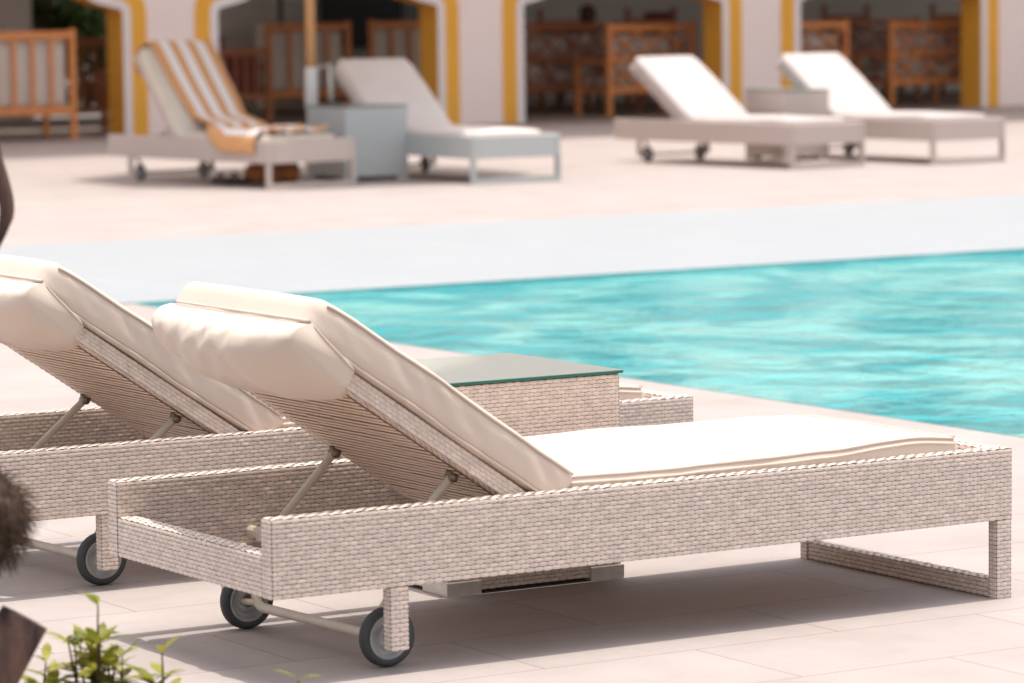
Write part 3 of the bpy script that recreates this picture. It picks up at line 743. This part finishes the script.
def shrub(x, y, h, n, label, seed, spread=.1, group='young leafy shrubs at the lower left'):
    rnd = random.Random(seed); t = thing('shrub', (x, y, 0), label, 'shrub', group)
    st, lf = MB(), MB()
    for k in range(n):
        a = rnd.uniform(0, 6.283); r = rnd.uniform(.0, spread); hh = h * (rnd.uniform(.62, .84) if k else 1)
        tip = Vector((math.cos(a) * r, math.sin(a) * r, hh)) if k else Vector((0, 0, h)); b0 = tip * .15; b0.z = 0
        path = catmull([b0, b0.lerp(tip, .5) + Vector((rnd.uniform(-.015, .015), rnd.uniform(-.015, .015), 0)), tip], 6)
        st.tube(path, [.005 - .0035 * i / (len(path) - 1) for i in range(len(path))], 5)
        m_ = 7
        for i in range(m_):
            f = 1 - i * .13; p = path[0].lerp(tip, f) if f < 1 else tip; p = path[min(len(path) - 1, int(f * (len(path) - 1)))]
            for q in range(3 if i else 2):
                b_ = a + i * 1.57 + q * 2.1 + rnd.uniform(-.4, .4); el = rnd.uniform(.1, .7) + (.5 if i == 0 else 0)
                d = Vector((math.cos(b_), math.sin(b_), el)); leaf(lf, p, d, Vector((0, 0, 1)), rnd.uniform(.045, .075), rnd.uniform(.017, .025), rnd.uniform(.1, .5))
    st.build('stems', M['bark'], t); lf.norecalc = True; lf.build('leaves', M['leaf'], t, True); return t
shrub(-2.754, -.688, .350, 18, 'young shrub with one tall leafy shoot, left of the others', 3, .085)
shrub(-2.66, -.76, .262, 12, 'low yellow-green shrub to the right of the tall-shooted one', 5, .06)
shrub(-2.84, -.64, .245, 11, 'low sparse shrub next to the palm trunk', 8, .06)
shrub(-2.45, -.90, .208, 4, 'tiny yellow-green shoot just breaking the bottom edge', 11, .02)
sheet('planting_bed', [(-6, -3.2, -1.6, -.62)], .004, M['soil'])

def hedge(x, y, w, d, h, label, seed, n=4200):
    rnd = random.Random(seed); t = thing('bush', (x, y, 0), label, 'bush', 'bushes behind the terrace'); lf, st = MB(), MB()
    for k in range(6):
        st.tube([(rnd.uniform(-.2, .2), rnd.uniform(-.1, .1), 0), (rnd.uniform(-w / 3, w / 3), rnd.uniform(-d / 3, d / 3), h * .7)], [.03, .012], 6)
    blobs = [(Vector((rnd.uniform(-w / 2, w / 2), rnd.uniform(-d / 2, d / 2), rnd.uniform(.25, h))), rnd.uniform(.22, .45)) for _ in range(26)]
    for k in range(n):
        c, r = rnd.choice(blobs); v = Vector((rnd.gauss(0, 1), rnd.gauss(0, 1), rnd.gauss(0, 1))).normalized() * r * rnd.uniform(.6, 1.05)
        d_ = (v + Vector((0, 0, .1))).normalized(); leaf(lf, c + v, d_ + Vector((rnd.uniform(-.6, .6), rnd.uniform(-.6, .6), rnd.uniform(-.6, .3))), Vector((0, 0, 1)), rnd.uniform(.12, .2), rnd.uniform(.06, .10), .2)
    st.build('stems', M['bark'], t); lf.norecalc = True; lf.build('leaves', M['hedge'], t, True)
hedge(13.1, 34.6, 1.7, .6, 2.3, 'front bush of the dark green ones seen through the gap, nearest the balustrade', 5, 5200)
hedge(12.6, 35.0, 1.8, 1.0, 2.3, 'left of the dark green bushes seen through the gap beside the first pier', 1)
hedge(14.3, 35.2, 1.9, 1.0, 2.4, 'right of the dark green bushes seen through the gap beside the first pier', 2)

# ------------------------------------------------------------------ palm at the left edge
def palm():
    # trunk stands just outside the left edge; cut leaf bases stick out of it
    B = Vector((-3.26, -.86, 0)); t = thing('palm_tree', B, 'brown fibrous palm trunk with cut leaf bases at the left edge', 'palm tree')
    m = MB(); k = 24; path = [Vector((0, 0, i * 2.6 / k)) for i in range(k + 1)]
    m.tube(path, [.115 + .012 * (i % 2) + .03 * max(0, 1 - i / 4) for i in range(k + 1)], 20); m.build('trunk', M['bark'], t, True)
    rnd = random.Random(4)
    def boot(base, tip, w0, w1, th, mt='boot', cut=0, sv=None):
        d = (tip - base); s = sv or d.cross(Vector((0, 0, 1))).normalized(); u = s.cross(d).normalized(); m = MB(); vs = []; n = 8
        for i in range(n + 1):
            f = i / n; c = base + d * f + u * .03 * math.sin(f * math.pi); w = w0 + (w1 - w0) * f; h_ = th * (1 - .45 * f)
            for a, b_ in ((-1, -.3), (-.6, .55), (0, 1), (.6, .55), (1, -.3), (.5, -.8), (-.5, -.8)):
                vs.append(c + s * w * a / 2 + u * h_ * b_ / 2 + d.normalized() * (cut * a * f))
        fs = [(i * 7 + j, (i + 1) * 7 + j, (i + 1) * 7 + (j + 1) % 7, i * 7 + (j + 1) % 7) for i in range(n) for j in range(7)] + [tuple(range(7)), tuple(n * 7 + j for j in range(6, -1, -1))]
        m.add(vs, fs); return m.build('leaf_base', M[mt], t)
    # the three that show in the picture: direction towards the camera's right is roughly (.85, -.53)
    q = Vector((.848, -.530, 0)); f = Vector((.53, .85, 0))
    def L(px, z, dd=0): return q * px + f * dd + Vector((0, 0, z))
    boot(L(.09, .12), L(.258, .400), .12, .088, .05, cut=.006, sv=(q * .80 - Vector((0, 0, .60))).normalized())
    m = MB(); pth = catmull([L(.09, 1.36), L(.20, 1.26), L(.228, 1.185), L(.244, 1.12), L(.238, 1.08), L(.222, 1.035)], 6)
    m.tube(pth, [.018 - .008 * i / len(pth) if i < len(pth) * .7 else .011 * (1 - (i / len(pth) - .7) / .32) + .001 for i in range(len(pth))], 8, flat=.5); m.build('leaf_base', M['boot'], t, True)
    for i in range(26):
        a = i * 2.4; z = .12 + i * .092; r = Vector((math.cos(a), math.sin(a), 0))
        if r.dot(q) > .45: continue
        boot(r * .09 + Vector((0, 0, z)), r * .21 + Vector((0, 0, z + .13)), .12, .07, .06, cut=.01)
    # fibrous ball of husk
    m = MB(); c = L(.188, .580); n, h = 24, 16; vs = []
    for i in range(h + 1):
        for j in range(n):
            p_, q_ = math.pi * i / h, 2 * math.pi * j / n; v = Vector((math.sin(p_) * math.cos(q_), math.sin(p_) * math.sin(q_), math.cos(p_)))
            vs.append(c + v * (.073 + noise.noise(v * 3) * .012))
    m.add(vs, [(i * n + j, (i + 1) * n + j, (i + 1) * n + (j + 1) % n, i * n + (j + 1) % n) for i in range(h) for j in range(n)])
    hk = m.build('husk', M['fibre'], t, True)
    m = MB()
    for i in range(1500):
        v = Vector((rnd.gauss(0, 1), rnd.gauss(0, 1), rnd.gauss(0, 1))).normalized(); p0 = c + v * .071
        tdir = (v * .5 + Vector((rnd.uniform(-.6, .6), rnd.uniform(-.6, .6), rnd.uniform(-1.1, .4)))).normalized()
        l = rnd.uniform(.02, .045); p1 = p0 + tdir * l * .6; p2 = p0 + tdir * l + Vector((0, 0, -.010)); m.tube([p0, p1, p2], [.0011, .0009, .0004], 3, cap=False)
    m.build('fibres', M['fibre'], hk)
    # crown, well above the frame, leaning away from the pool
    for i in range(9):
        a = math.atan2(-q.y, -q.x) + (i - 4) * .36; r = Vector((math.cos(a), math.sin(a), 0)); ln = 1.5
        sp = catmull([Vector((0, 0, 2.58)), r * .5 + Vector((0, 0, 3.1)), r * 1.05 + Vector((0, 0, 3.05)), r * ln + Vector((0, 0, 2.55))], 8); m = MB()
        m.tube(sp, [.014 * (1 - j / len(sp)) + .003 for j in range(len(sp))], 5)
        for j, p_ in enumerate(sp[3:]):
            sd = r.cross(Vector((0, 0, 1)))
            for s_ in (-1, 1): leaf(m, p_, sd * s_ + r * .6, Vector((0, 0, 1)), .34 * (1 - .5 * j / len(sp)), .026, .5)
        m.norecalc = True; m.build('frond', M['frond'], t)
palm()

# ------------------------------------------------------------------ camera
cam = bpy.data.cameras.new('camera'); co = bpy.data.objects.new('camera', cam); COL.objects.link(co); S.camera = co
fw = Vector((0.526846289855536, 0.8445266510930814, -0.09595687812221247)).normalized()
rt = Vector((0.847794926874428, -0.5301982668909235, -0.01155680543422477)); rt = (rt - fw * rt.dot(fw)).normalized(); up = rt.cross(fw)
mw = Matrix((rt, up, -fw)).transposed().to_4x4(); mw.translation = Vector((-5.656508826205505, -6.800918495323875, 1.48025)); co.matrix_world = mw
cam.sensor_width = 36; cam.lens = 3668.9168 / 1024 * 36; cam.clip_start = .1; cam.clip_end = 1000
cam.dof.use_dof = True; cam.dof.focus_distance = 8.9; cam.dof.aperture_fstop = 4.6

# ------------------------------------------------------------------ light
EL, AZ = 88.0, 100.0
w = bpy.data.worlds.new('World'); S.world = w; w.use_nodes = True; nt = w.node_tree
sky = nt.nodes.new('ShaderNodeTexSky'); sky.sky_type = 'NISHITA'; sky.sun_disc = False; sky.sun_elevation = R(EL); sky.sun_rotation = R(AZ)
sky.dust_density = 4; sky.ozone_density = .4
hs = nt.nodes.new('ShaderNodeHueSaturation'); hs.inputs['Saturation'].default_value = .40
nt.links.new(sky.outputs[0], hs.inputs['Color']); nt.links.new(hs.outputs[0], nt.nodes['Background'].inputs[0]); nt.nodes['Background'].inputs[1].default_value = .15
sl = bpy.data.lights.new('sun', 'SUN'); sl.energy = 2.0; sl.angle = R(.5); sl.color = (1, .95, .875)
so = bpy.data.objects.new('sun', sl); COL.objects.link(so)
d = Vector((math.sin(R(AZ)) * math.cos(R(EL)), math.cos(R(AZ)) * math.cos(R(EL)), math.sin(R(EL))))
so.rotation_euler = d.to_track_quat('Z', 'Y').to_euler(); so.location = (0, 0, 20)

S.view_settings.view_transform = 'Standard'; S.view_settings.look = 'None'; S.view_settings.gamma = 1
S.view_settings.use_curve_mapping = False; S.view_settings.exposure = .77
S.render.engine = 'CYCLES'; S.cycles.max_bounces = 8; S.cycles.diffuse_bounces = 5
S.render.resolution_x, S.render.resolution_y = 1024, 683
